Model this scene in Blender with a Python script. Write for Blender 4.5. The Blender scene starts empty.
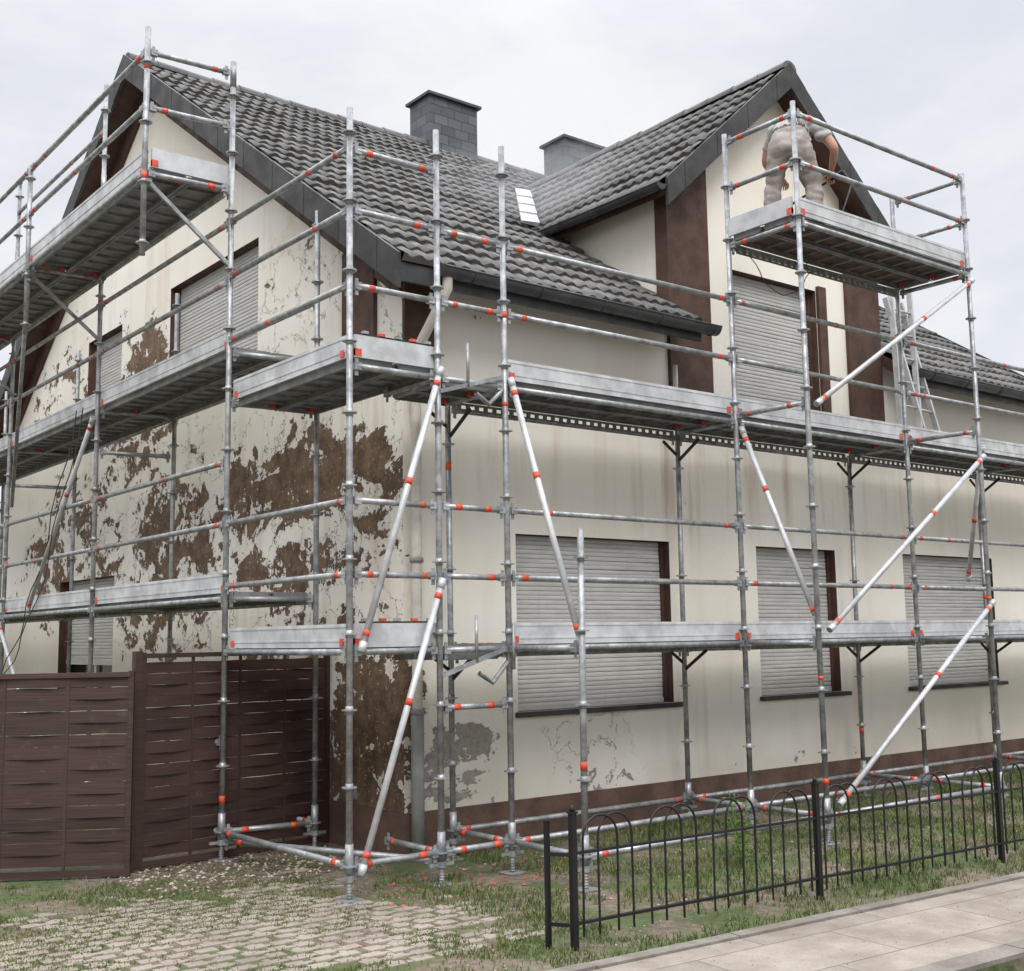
import bpy, math, random
from mathutils import Vector, noise, Matrix
R=random.Random(7)
S=bpy.context.scene
V=Vector
# ------------------------------------------------------------ node helpers
class NT:
    def __init__(s,mat):
        s.nt=mat.node_tree; s.n=s.nt.nodes; s.l=s.nt.links
    def node(s,t,ins=None,**kw):
        n=s.n.new(t)
        for k,v in kw.items(): setattr(n,k,v)
        if ins:
            for k,v in ins.items(): s.set(n.inputs[k],v)
        return n
    def set(s,sock,v):
        if isinstance(v,bpy.types.NodeSocket): s.l.new(v,sock)
        else: sock.default_value=v
    def m(s,op,a,b=0.0,clamp=False):
        n=s.n.new('ShaderNodeMath'); n.operation=op; n.use_clamp=clamp
        s.set(n.inputs[0],a); s.set(n.inputs[1],b)
        return n.outputs[0]
    def ramp(s,v,a,b,lo=0.0,hi=1.0):
        n=s.n.new('ShaderNodeMapRange'); n.interpolation_type='SMOOTHSTEP'
        s.set(n.inputs[0],v); n.inputs[1].default_value=a; n.inputs[2].default_value=b
        n.inputs[3].default_value=lo; n.inputs[4].default_value=hi
        return n.outputs[0]
    def mix(s,f,a,b,bt='MIX'):
        n=s.n.new('ShaderNodeMix'); n.data_type='RGBA'; n.blend_type=bt
        s.set(n.inputs[0],f)
        for i,v in((6,a),(7,b)):
            if not isinstance(v,bpy.types.NodeSocket) and len(v)==3: v=(*v,1)
            s.set(n.inputs[i],v)
        return n.outputs[2]
    def pos(s): return s.node('ShaderNodeNewGeometry').outputs['Position']
    def noise(s,vec,scale,detail=3,rough=.55,dist=0):
        n=s.node('ShaderNodeTexNoise',{'Vector':vec,'Scale':scale,'Detail':float(min(detail,6)),'Roughness':rough,'Distortion':dist})
        return n.outputs['Fac']
    def scale(s,vec,sc):
        n=s.node('ShaderNodeMapping',{'Vector':vec}); n.inputs['Scale'].default_value=sc
        return n.outputs[0]
    def bump(s,h,st=.3,d=.01):
        return s.node('ShaderNodeBump',{'Height':h,'Strength':st,'Distance':d}).outputs[0]
def mat(name):
    m=bpy.data.materials.new(name); m.use_nodes=True
    t=NT(m); b=t.n['Principled BSDF']
    return m,t,b
def simple(name,c,rough=.6,metal=0.0,var=.25,vs=6.0,bump=.0,bs=60,c2=None):
    m,t,b=mat(name); p=t.pos()
    f=t.ramp(t.noise(p,vs,4,.6),.3,.7)
    c2=c2 or tuple(x*(1-var) for x in c)
    t.set(b.inputs['Base Color'],t.mix(f,c2,c))
    t.set(b.inputs['Roughness'],t.ramp(f,0,1,min(1,rough+.1),max(0,rough-.08))); b.inputs['Metallic'].default_value=metal
    if bump: t.set(b.inputs['Normal'],t.bump(t.noise(p,bs,2),bump,.01))
    return m
# ------------------------------------------------------------ mesh builder
class MB:
    def __init__(s): s.v=[];s.f=[];s.mi=[];s.sm=[]
    def face(s,idx,m=0,sm=False): s.f.append(idx);s.mi.append(m);s.sm.append(sm)
    def poly(s,pts,m=0,sm=False):
        b=len(s.v); s.v+= [tuple(p) for p in pts]; s.face(list(range(b,b+len(pts))),m,sm)
    def hexa(s,p,m=0):
        b=len(s.v); s.v+=[tuple(q) for q in p]
        for q in((0,3,2,1),(4,5,6,7),(0,1,5,4),(1,2,6,5),(2,3,7,6),(3,0,4,7)):
            s.face([b+i for i in q],m)
    def box(s,x0,x1,y0,y1,z0,z1,m=0):
        s.hexa([(x0,y0,z0),(x1,y0,z0),(x1,y1,z0),(x0,y1,z0),(x0,y0,z1),(x1,y0,z1),(x1,y1,z1),(x0,y1,z1)],m)
    def obox(s,p0,p1,w,h,m=0,up=(0,0,1)):
        p0=V(p0);p1=V(p1);d=(p1-p0).normalized();u=V(up);a=d.cross(u)
        if a.length<1e-4:a=V((1,0,0))
        a=a.normalized()*w/2;u=a.cross(d).normalized()*h/2
        s.hexa([p0-a-u,p1-a-u,p1+a-u,p0+a-u,p0-a+u,p1-a+u,p1+a+u,p0+a+u],m)
    def tube(s,p0,p1,r,m=0,n=10,r2=None,cap=True,sm=True):
        p0=V(p0);p1=V(p1);d=(p1-p0)
        if d.length<1e-6:return
        d.normalize();r2=r if r2 is None else r2
        a=d.orthogonal().normalized();c=d.cross(a)
        b=len(s.v)
        for P,rr in((p0,r),(p1,r2)):
            for i in range(n):
                t=2*math.pi*i/n
                s.v.append(tuple(P+(a*math.cos(t)+c*math.sin(t))*rr))
        for i in range(n):
            j=(i+1)%n; s.face([b+i,b+j,b+n+j,b+n+i],m,sm)
        if cap:
            s.face([b+i for i in range(n)][::-1],m);s.face([b+n+i for i in range(n)],m)
    def path(s,pts,r,m=0,n=8):
        pts=[V(p) for p in pts];b0=len(s.v);prev=None
        for k,P in enumerate(pts):
            d=(pts[min(k+1,len(pts)-1)]-pts[max(k-1,0)]).normalized()
            a=d.orthogonal().normalized() if prev is None else (prev-d*prev.dot(d)).normalized()
            prev=a;c=d.cross(a)
            for i in range(n):
                t=2*math.pi*i/n; s.v.append(tuple(P+(a*math.cos(t)+c*math.sin(t))*r))
        for k in range(len(pts)-1):
            for i in range(n):
                j=(i+1)%n;q=b0+k*n
                s.face([q+i,q+j,q+n+j,q+n+i],m,True)
    def obj(s,name,mats,parent=None):
        me=bpy.data.meshes.new(name); me.from_pydata(s.v,[],s.f)
        for m in mats: me.materials.append(m)
        me.polygons.foreach_set('material_index',s.mi)
        me.polygons.foreach_set('use_smooth',s.sm)
        me.update()
        o=bpy.data.objects.new(name,me); S.collection.objects.link(o)
        if parent:o.parent=parent
        return o
def empty(name):
    o=bpy.data.objects.new(name,None);S.collection.objects.link(o);return o
# ------------------------------------------------------------ materials
def m_galv():
    m,t,b=mat('galvanised_steel');p=t.pos()
    f=t.ramp(t.noise(p,9,4,.7),.32,.70)
    c=t.mix(f,(.20,.207,.212),(.42,.43,.435))
    rs=t.ramp(t.noise(p,15,3,.7),.64,.74)
    c=t.mix(t.m('MULTIPLY',rs,.5),c,(.17,.10,.06))
    t.set(b.inputs['Base Color'],c);b.inputs['Metallic'].default_value=.45
    t.set(b.inputs['Roughness'],t.ramp(f,0,1,.52,.36))
    return m
GALV=m_galv()
ALU=simple('aluminium_board',(.60,.61,.62),.42,.25,.3,5,c2=(.40,.405,.41))
BRACE=simple('brace_tube_zinc',(.60,.61,.62),.40,.25,.3,9)
DECKM=simple('deck_steel',(.27,.27,.27),.6,.25,.4,7)
PLY=simple('deck_plywood',(.12,.08,.055),.75,0,.4,4)
RED=simple('red_marking',(.72,.085,.038),.5,0,.35,14)
BLACK=simple('black_rubber',(.02,.02,.02),.6)
CABLE=simple('grey_cable_sheath',(.06,.06,.06),.6)
BROWN=simple('brown_paint',(.088,.042,.027),.7,0,.35,5,.2,50)
PLINTH=simple('plinth_brown_paint',(.14,.082,.06),.85,0,.45,3,.4,40,c2=(.08,.048,.036))
def m_shutter():
    m,t,b=mat('roller_shutter_pvc');p=t.pos()
    f=t.ramp(t.noise(t.scale(p,(2,2,14)),2,3),.25,.75)
    c=t.mix(f,(.44,.43,.405),(.54,.53,.505))
    d=t.ramp(t.noise(t.scale(p,(14,14,1.2)),2,3),.55,.75)
    c=t.mix(t.m('MULTIPLY',d,.25),c,(.32,.30,.26))
    t.set(b.inputs['Base Color'],c);b.inputs['Roughness'].default_value=.5
    return m
SHUT=m_shutter()
def ell(t,sp,ax,c,cz,rx,rz,soft=.6):
    a=t.m('DIVIDE',t.m('SUBTRACT',sp.outputs[ax],c),rx)
    z=t.m('DIVIDE',t.m('SUBTRACT',sp.outputs[2],cz),rz)
    d=t.m('SQRT',t.m('ADD',t.m('MULTIPLY',a,a),t.m('MULTIPLY',z,z)))
    return t.ramp(d,1.0-soft,1.0+soft,1,0)
def m_wall(name,ax,blobs,greyblobs,stains,crackc):
    m,t,b=mat(name);p=t.pos()
    sp=t.node('ShaderNodeSeparateXYZ',{'Vector':p})
    bias=0.0
    for (c,cz,rx,rz,w) in blobs:
        bias=t.m('MAXIMUM',bias,t.m('MULTIPLY',ell(t,sp,ax,c,cz,rx,rz),w))
    n1=t.noise(t.scale(p,(1,1,1.6)),1.8,6,.62,.6); n2=t.noise(p,9.0,5,.72,.2)
    n=t.m('ADD',t.m('MULTIPLY',n1,.68),t.m('MULTIPLY',n2,.32))
    nc=t.m('ADD',t.m('MULTIPLY',t.m('SUBTRACT',n,.5),1.75),.5)
    v=t.m('ADD',nc,bias)
    peel=t.ramp(v,.790,.800); rim=t.ramp(v,.752,.760)
    big=t.noise(p,.7,3); fine=t.noise(p,22,4,.7)
    base=t.mix(t.ramp(big,.3,.7),(.765,.72,.625),(.82,.785,.705))
    base=t.mix(t.m('MULTIPLY',t.ramp(fine,.5,.78),.20),base,(.64,.57,.47))
    st=t.ramp(t.noise(t.scale(p,(3,3,.22)),1.3,5,.62),.47,.75)
    sb=0.0
    for (c,cz,rx,rz,w) in stains: sb=t.m('MAXIMUM',sb,t.m('MULTIPLY',ell(t,sp,ax,c,cz,rx,rz,.7),w))
    base=t.mix(t.m('MULTIPLY',t.m('ADD',sb,.07),st),base,(.40,.27,.15))
    lowd=t.ramp(t.m('ADD',sp.outputs[2],t.m('MULTIPLY',big,1.2)),.85,1.5,1,0)
    base=t.mix(t.m('MULTIPLY',lowd,.4),base,(.44,.38,.30))
    nz=t.node('ShaderNodeTexNoise',{'Vector':p,'Scale':3.0,'Detail':5.0,'Roughness':.7})
    sc=t.node('ShaderNodeVectorMath',{0:nz.outputs['Color']},operation='SCALE'); sc.inputs['Scale'].default_value=.6
    wv=t.node('ShaderNodeVectorMath',{0:p,1:sc.outputs[0]},operation='ADD')
    vo=t.node('ShaderNodeTexVoronoi',{'Vector':wv.outputs[0],'Scale':1.9},feature='DISTANCE_TO_EDGE')
    cr=t.ramp(vo.outputs['Distance'],.002,.012,1,0)
    cb=0.0
    for (c,cz,rx,rz,w) in crackc: cb=t.m('MAXIMUM',cb,t.m('MULTIPLY',ell(t,sp,ax,c,cz,rx,rz,.4),w))
    cm=t.m('MULTIPLY',cr,t.m('MULTIPLY',cb,t.ramp(n2,.42,.52)))
    base=t.mix(cm,base,(.16,.10,.06))
    base=t.mix(t.m('MULTIPLY',rim,.75),base,(.86,.84,.79))
    br=t.mix(t.ramp(t.noise(p,5,4,.7),.3,.7),(.085,.050,.030),(.20,.13,.078))
    sp2=t.ramp(t.noise(p,26,4,.75),.60,.66)
    br=t.mix(t.m('MULTIPLY',sp2,.75),br,(.56,.50,.40))
    col=t.mix(peel,base,br)
    gb=0.0
    for (c,cz,rx,rz,w) in greyblobs: gb=t.m('MAXIMUM',gb,t.m('MULTIPLY',ell(t,sp,ax,c,cz,rx,rz),w))
    gm=t.ramp(t.m('ADD',n,gb),.785,.795)
    col=t.mix(gm,col,t.mix(t.ramp(fine,.3,.7),(.26,.23,.20),(.38,.35,.31)))
    t.set(b.inputs['Base Color'],col);b.inputs['Roughness'].default_value=.9
    h=t.m('SUBTRACT',t.m('ADD',t.m('MULTIPLY',fine,.35),t.m('MULTIPLY',rim,.3)),t.m('ADD',t.m('MULTIPLY',peel,1.0),t.m('ADD',t.m('MULTIPLY',gm,.8),cm)))
    t.set(b.inputs['Normal'],t.bump(h,.9,.012))
    return m
WALLL=m_wall('peeling_plaster',1,
   [(1.9,3.1,2.3,.50,.40),(.4,2.9,.7,.6,.32),(4.5,2.9,1.5,.75,.38),(4.9,2.0,1.4,.6,.33),(.35,.75,1.0,1.1,.44),(5.7,4.5,1.3,1.0,.38),(1.9,2.35,2.0,.3,.33),(1.4,1.55,1.6,.45,.31),(8.0,2.8,2.2,1.2,.30),(8.5,5,1.6,.9,.24),(.9,3.55,.9,.3,.24),(1.7,4.9,1.2,.8,.10),(1.4,5.4,1.0,.4,.08)],
   [(.9,.5,.5,.5,.2)],[(1,3,3,2,.35),(5,5,3,2,.3)],[(2,2.6,3.5,1.6,1.0),(1,4.6,2,1,.8),(5,3,3,1.5,.8)])
WALLR=m_wall('cream_plaster',0,
   [(-.05,1.0,.30,.9,.33),(-.02,2.45,.14,.5,.24),(.05,.35,.6,.40,.27)],
   [(.5,.62,.75,.45,.30),(2.0,.42,.6,.22,.22),(5,.42,2.5,.12,.20)],[(3.4,3.25,1.0,.55,.95),(5.3,3.2,.8,.5,.75),(1.2,3.2,1.0,.4,.4),(7.5,3.2,1.2,.5,.5),(3.5,.9,.5,.8,.3),(5.8,1.6,.3,1,.35)],[(1.9,.75,.5,.35,.7)])
def m_tiles():
    m,t,b=mat('roof_tile_concrete');p=t.pos()
    f=t.ramp(t.noise(p,1.1,5,.65),.3,.7)
    c=t.mix(f,(.055,.053,.051),(.115,.11,.104))
    c=t.mix(t.m('MULTIPLY',t.ramp(t.noise(p,5.5,5,.75),.50,.70),.7),c,(.23,.218,.20))
    c=t.mix(t.m('MULTIPLY',t.ramp(t.noise(p,15,3,.7),.58,.7),.55),c,(.09,.072,.045))
    t.set(b.inputs['Base Color'],c);b.inputs['Roughness'].default_value=.6
    t.set(b.inputs['Normal'],t.bump(t.noise(p,70,2),.3,.01))
    return m
TILE=m_tiles()
def m_slate(name):
    m,t,b=mat(name)
    tc=t.pos();sp=t.node('ShaderNodeSeparateXYZ',{'Vector':tc})
    cx=t.node('ShaderNodeCombineXYZ',{'X':t.m('ADD',sp.outputs[0],sp.outputs[1]),'Y':sp.outputs[2]})
    br=t.node('ShaderNodeTexBrick',{'Vector':cx.outputs[0],'Scale':1.0,'Mortar Size':.005,'Brick Width':.24,'Row Height':.14,
        'Color1':(.040,.047,.056,1),'Color2':(.105,.118,.135,1),'Mortar':(.010,.010,.011,1)})
    n=t.noise(tc,7,4)
    t.set(b.inputs['Base Color'],t.mix(t.m('MULTIPLY',n,.4),br.outputs['Color'],(.09,.098,.105)))
    b.inputs['Roughness'].default_value=.45
    t.set(b.inputs['Normal'],t.bump(t.m('SUBTRACT',t.m('MULTIPLY',n,.3),br.outputs['Fac']),.8,.02))
    return m
SLATE=m_slate('slate_cladding')
VERGE=simple('dark_verge_board',(.045,.043,.043),.6,0,.45,3.5,.2,30)
DGREY=simple('dark_zinc',(.08,.083,.085),.45,.3,.4,5)
LEAD=simple('zinc_flashing',(.55,.56,.57),.45,.2,.3,6)
PIPE=simple('cream_downpipe',(.66,.62,.54),.6,0,.3,5)
GPIPE=simple('grey_standpipe',(.30,.30,.29),.6,0,.3,5)
# ------------------------------------------------------------ HOUSE
house=empty('residential_house')
WX=9.85
RY=5.58;SL=.675;EZ=4.60;EY=-.40
def roofz(y):
    return EZ+SL*((y if y<RY else 2*RY-y)-EY)
DX0,DX1,DXC=3.10,6.50,4.80;DE=1.92;DZ=6.0;DS=.885
def dormz(x): return DZ+DS*(DE-abs(x-DXC))
def wall(mb,ax,fixed,a0,a1,ops,top,extra=(),depth=.13,z0=0.0):
    cuts=sorted(set([a0,a1]+[o[0] for o in ops]+[o[1] for o in ops]+list(extra)))
    P=(lambda a,z,d=0:(a,fixed+d,z)) if ax==0 else (lambda a,z,d=0:(fixed+d,a,z))
    e=1e-4
    for a,b in zip(cuts[:-1],cuts[1:]):
        os=sorted([o for o in ops if o[0]<=a+e and o[1]>=b-e],key=lambda o:o[2]);z=z0
        for o in os:
            mb.poly([P(a,z),P(b,z),P(b,o[2]),P(a,o[2])],0);z=o[3]
        mb.poly([P(a,z),P(b,z),P(b,top(b-e)),P(a,top(a+e))],0)
    for (a,b,c,d) in ops:
        for q in([(a,c),(b,c)],[(b,c),(b,d)],[(b,d),(a,d)],[(a,d),(a,c)]):
            mb.poly([P(*q[0]),P(*q[1]),P(*q[1],depth+.1),P(*q[0],depth+.1)],1)
def shutter(mb,ax,fixed,o,depth,low=None):
    a,b,c,d=o;zz=d;h=.040
    P=(lambda a,z,dd:(a,fixed+dd,z)) if ax==0 else (lambda a,z,dd:(fixed+dd,a,z))
    lo=low if low is not None else c+.02
    w=0
    while zz>lo:
        w=max(-.006,min(.006,w+R.uniform(-.002,.002)));s_=R.uniform(-.004,.004)
        prof=[(0,.007),(.004,.001),(.018,-.0015),(.034,0.0),(.040,.007)]
        for (q0,e0),(q1,e1) in zip(prof[:-1],prof[1:]):
            mb.poly([P(a,zz-q1,depth+e1+w),P(b,zz-q1+s_,depth+e1+w),P(b,zz-q0+s_,depth+e0+w),P(a,zz-q0,depth+e0+w)],0)
        zz-=h
    for aa in(a,b-.035):
        p0=P(aa,c,depth-.035);p1=P(aa+.035,d,depth+.02)
        mb.box(min(p0[0],p1[0]),max(p0[0],p1[0]),min(p0[1],p1[1]),max(p0[1],p1[1]),c,d,1)
    p0=P(a+.035,0,depth-.012);p1=P(b-.035,0,depth+.014)
    mb.box(min(p0[0],p1[0]),max(p0[0],p1[0]),min(p0[1],p1[1]),max(p0[1],p1[1]),lo-.03,lo+.02,0)
wR=[(1.14,3.0,1.06,2.56),(4.25,5.54,1.06,2.56),(6.79,8.68,1.06,2.56),(4.02,5.42,4.0,5.42)]
def topR(x): return dormz(x)-.03 if DX0<=x<=DX1 else roofz(0)-.03
mb=MB();wall(mb,0,0.0,0,WX,wR,topR,(DX0,DXC,DX1))
for x in(DX0,DX1): mb.poly([(x,0,4.4),(x,2.3,4.4),(x,2.3,dormz(DX0)-.03),(x,0,dormz(DX0)-.03)],0)
mb.poly([(WX,0,0),(WX,2*RY,0),(WX,2*RY,roofz(0)),(WX,RY,roofz(RY)-.03),(WX,0,roofz(0))],0)
mb.poly([(0,2*RY,0),(WX,2*RY,0),(WX,2*RY,4.8),(0,2*RY,4.8)],0)
mb.obj('front_wall',[WALLR,BROWN],house)
wL=[(2.6,4.8,4.45,5.68),(6.35,8.35,1.0,2.5),(6.3,7.5,4.5,5.6)]
mb=MB();wall(mb,1,0.0,0,2*RY,wL,lambda y:roofz(y)-.03,(RY,))
mb.obj('gable_wall',[WALLL,BROWN],house)
mb=MB()
for o in wR: shutter(mb,0,0,o,.11)
for i,o in enumerate(wL): shutter(mb,1,0,o,.11,o[2]+(.45 if i==1 else .02))
mb.obj('roller_shutters',[SHUT,BROWN],house)
GL,t,b=mat('window_glass');b.inputs['Base Color'].default_value=(.02,.025,.03,1);b.inputs['Roughness'].default_value=.05
mb=MB();o=wL[1];mb.poly([(.19,o[0],o[2]),(.19,o[1],o[2]),(.19,o[1],o[3]),(.19,o[0],o[3])],0)
mb.box(.15,.2,7.32,7.39,1.0,1.5,1);mb.box(.15,.2,6.36,6.43,1.0,1.5,1)
WHT=simple('white_window_frame',(.75,.75,.73),.4);mb.obj('window_glazing',[GL,WHT],house)
mb=MB()
for o in wR: mb.box(o[0]-.03,o[1]+.10,-.06,.09,o[2]-.045,o[2]-.003,0)
for o in wL: mb.box(-.06,.09,o[0]-.05,o[1]+.05,o[2]-.045,o[2]-.003,0)
mb.obj('window_sills',[VERGE],house)
mb=MB()
for a,b_ in((DX0-.035,3.66),(5.93,DX1+.035)):
    za=dormz(max(a,DX0))-.12;zb=dormz(min(b_,DX1))-.12
    mb.hexa([(a,-.045,3.72),(b_,-.045,3.72),(b_,-.002,3.72),(a,-.002,3.72),(a,-.045,za),(b_,-.045,zb),(b_,-.002,zb),(a,-.002,za)])
mb.box(DX0-.035,DX0-.003,-.002,.12,4.5,6.1);mb.box(DX1+.003,DX1+.035,-.002,.12,4.5,6.1)
mb.box(5.425,5.56,-.04,-.003,3.95,5.47)
mb.box(-.04,-.003,.38,.9,4.02,roofz(.4)-.1)
mb.box(-.003,.30,-.04,-.003,4.0,4.74)
for s in(0,1):
    y0,y1=(0,RY) if s==0 else (2*RY,RY)
    mb.hexa([(-.035,y0,roofz(y0)-.42),(-.035,y1,roofz(y1)-.42),(-.004,y1,roofz(y1)-.42),(-.004,y0,roofz(y0)-.42),
             (-.035,y0,roofz(y0)-.1),(-.035,y1,roofz(y1)-.1),(-.004,y1,roofz(y1)-.1),(-.004,y0,roofz(y0)-.1)])
mb.obj('brown_trim',[BROWN],house)
mb=MB();mb.box(-.03,WX+.03,-.03,-.002,0,.345,0);mb.box(-.03,-.002,-.002,2*RY,0,.345,0)
mb.obj('plinth',[PLINTH],house)
mb=MB()
X0,X1=-.30,WX+.3;th=.13
def slab(xa,xb,ya,yb):
    za,zb=roofz(ya),roofz(yb)
    mb.hexa([(xa,ya,za-th),(xb,ya,za-th),(xb,yb,zb-th),(xa,yb,zb-th),(xa,ya,za),(xb,ya,za),(xb,yb,zb),(xa,yb,zb)],0)
slab(X0,3.08,EY,RY);slab(6.52,X1,EY,RY);slab(3.08,6.52,1.0,RY);slab(X0,X1,2*RY-EY,RY)
for sgn in(-1,1):
    xe=DXC+sgn*DE
    mb.hexa([(xe,-.25,DZ-.11),(DXC,-.25,dormz(DXC)-.11),(DXC,4.0,dormz(DXC)-.11),(xe,1.8,DZ-.11),
             (xe,-.25,DZ),(DXC,-.25,dormz(DXC)),(DXC,4.0,dormz(DXC)),(xe,1.8,DZ)],0)
mb.obj('roof_soffit',[BROWN],house)
def tiles(O,u,s,width,length,skip=None,per=.15,L=.335,amp=.030,lift=.038):
    mb=MB();O=V(O);u=V(u).normalized();s=V(s).normalized();n=u.cross(s)
    if n.z<0:n=-n
    nu=int(width/(per/6));nc=int(round(length/L));L=length/nc
    hs=[amp*(math.cos(2*math.pi*((i/6.0)%1.0))*.5+.5)**.8 for i in range(nu+1)]
    for c in range(nc):
        rows=[];jit=[R.uniform(-.007,.010) for _ in range(nu//12+2)]
        for k,(ss,ex) in enumerate(((c*L-.03,0),(c*L-.03,lift),((c+1)*L,0.004))):
            row=[]
            for i in range(nu+1):
                j=jit[i//12]
                row.append(O+u*(i*per/6)+s*(ss+j*1.5*(k<2))+n*(.015+ex+hs[i]*(1 if k else .0)+j))
            rows.append(row)
        b=len(mb.v)
        for row in rows: mb.v+=[tuple(p) for p in row]
        w=nu+1
        for k in range(2):
            for i in range(nu):
                if skip:
                    m=(rows[k][i]+rows[k+1][i+1])/2
                    if skip(m):continue
                mb.face([b+k*w+i,b+k*w+i+1,b+(k+1)*w+i+1,b+(k+1)*w+i],0,k==1)
    return mb
sl=math.hypot(RY-EY,SL*(RY-EY))
tiles((X0,EY-.03,EZ-.02),(1,0,0),(0,1,SL),X1-X0,sl,lambda m:3.06<m.x<6.54 and m.y<1.35).obj('roof_tiles_front',[TILE],house)
tiles((X0,2*RY-EY+.03,EZ-.02),(1,0,0),(0,-1,SL),X1-X0,sl,per=.30).obj('roof_tiles_back',[TILE],house)
dl=math.hypot(DE,DE*DS)
for sgn,nm in((-1,'dormer_tiles_a'),(1,'dormer_tiles_b')):
    tiles((DXC+sgn*(DE+.02),-.25,DZ-.02),(0,1,0),(-sgn,0,DS),4.6,dl,lambda m:m.z<roofz(m.y)-.25).obj(nm,[TILE],house)
def ridge(p0,p1,r=.11):
    mb=MB();p0=V(p0);p1=V(p1);L=(p1-p0).length;d=(p1-p0).normalized();n=int(L/.36)
    sd=d.cross(V((0,0,1)))
    for i in range(n):
        jz=V((0,0,R.uniform(-.008,.008)))
        a=p0+d*(i*L/n)+jz;b=p0+d*((i+1)*L/n+.03)+jz
        k=8;base=len(mb.v)
        for P,rr in((a,r*1.1),(b,r)):
            for q in range(k+1):
                t=math.pi*(q/k)*1.1-.157
                mb.v.append(tuple(P+sd*math.cos(t)*rr+V((0,0,1))*math.sin(t)*rr*.8))
        for q in range(k): mb.face([base+q,base+q+1,base+k+1+q+1,base+k+1+q],0,True)
        mb.poly([mb.v[base+q] for q in range(k+1)],0)
    return mb
ridge((X0,RY,roofz(RY)+.01),(X1,RY,roofz(RY)+.01)).obj('ridge_tiles',[TILE],house)
ridge((DXC,-.28,dormz(DXC)+.01),(DXC,4.2,dormz(DXC)+.01),.10).obj('dormer_ridge_tiles',[TILE],house)
mb=MB()
def verge(pa,pb,off,h0=-.2,h1=.085,n=9):
    pa=V(pa);pb=V(pb);o=V(off);z0=V((0,0,h0));z1=V((0,0,h1))
    for k in range(n):
        a=pa+(pb-pa)*(k/n);b=pa+(pb-pa)*((k+.995)/n);j=o*(1+.10*(k%2))
        mb.hexa([a+z0,b+z0,b+j+z0,a+j+z0,a+z1,b+z1,b+j+z1,a+j+z1],0)
for xx,of in((X0-.002,(-.033,0,0)),(X1+.002,(.033,0,0))):
    verge((xx,EY-.05,EZ-.035),(xx,RY,roofz(RY)),of,n=20);verge((xx,2*RY-EY+.05,EZ-.035),(xx,RY,roofz(RY)),of,n=20)
for sgn in(-1,1): verge((DXC+sgn*(DE+.03),-.253,DZ-.03),(DXC,-.253,dormz(DXC)),(0,-.033,0),-.20,.08,8)
mb.obj('verge_boards',[VERGE],house)
def gutter(mb,p0,p1,r=.075):
    p0=V(p0);p1=V(p1);d=(p1-p0).normalized();sd=d.cross(V((0,0,1)));k=10;L=(p1-p0).length
    for rr in(r,r-.006):
        b=len(mb.v)
        for P in(p0,p1):
            for q in range(k+1):
                t=math.pi+math.pi*q/k
                mb.v.append(tuple(P+sd*math.cos(t)*rr+V((0,0,1))*math.sin(t)*rr))
        for q in range(k):mb.face([b+q,b+q+1,b+k+1+q+1,b+k+1+q],0,True)
    for s_ in(-1,1): mb.tube(p0+sd*s_*r,p1+sd*s_*r,.009,0,6)
    for P in(p0,p1):
        mb.poly([P+sd*math.cos(math.pi+math.pi*q/k)*r+V((0,0,1))*math.sin(math.pi+math.pi*q/k)*r for q in range(k+1)],0)
    x=.3
    while x<L:
        P=p0+d*x
        pts=[P+sd*math.cos(math.pi+math.pi*q/8)*(r+.005)+V((0,0,1))*math.sin(math.pi+math.pi*q/8)*(r+.005) for q in range(9)]
        mb.path(pts,.006,0,5);x+=.7
mb=MB()
gutter(mb,(.02,EY-.115,EZ-.03),(3.2,EY-.115,EZ-.045));gutter(mb,(6.45,EY-.115,EZ-.03),(X1,EY-.115,EZ-.045))
gutter(mb,(DXC-DE-.10,-.27,DZ-.03),(DXC-DE-.10,1.6,DZ-.02),.06);gutter(mb,(DXC+DE+.10,-.27,DZ-.03),(DXC+DE+.10,1.6,DZ-.02),.06)
mb.box(X0,3.08,EY-.035,EY-.005,EZ-.17,EZ-.02,0);mb.box(6.52,X1,EY-.035,EY-.005,EZ-.17,EZ-.02,0)
mb.obj('gutters',[DGREY],house)
mb=MB()
mb.path([(.10,-.5,4.52),(.10,-.5,4.42),(.09,-.40,4.30),(.07,-.18,4.06),(.06,-.11,3.96),(.06,-.10,3.8),(.06,-.10,1.1)],.042,0,12)
mb.tube((.06,-.10,1.12),(.06,-.10,.05),.052,1,12)
for z in(3.6,2.3,1.12): mb.tube((.06,-.10,z-.02),(.06,-.10,z+.02),.056,1,12)
mb.obj('downpipe',[PIPE,GPIPE],house)
mb=MB()
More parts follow.
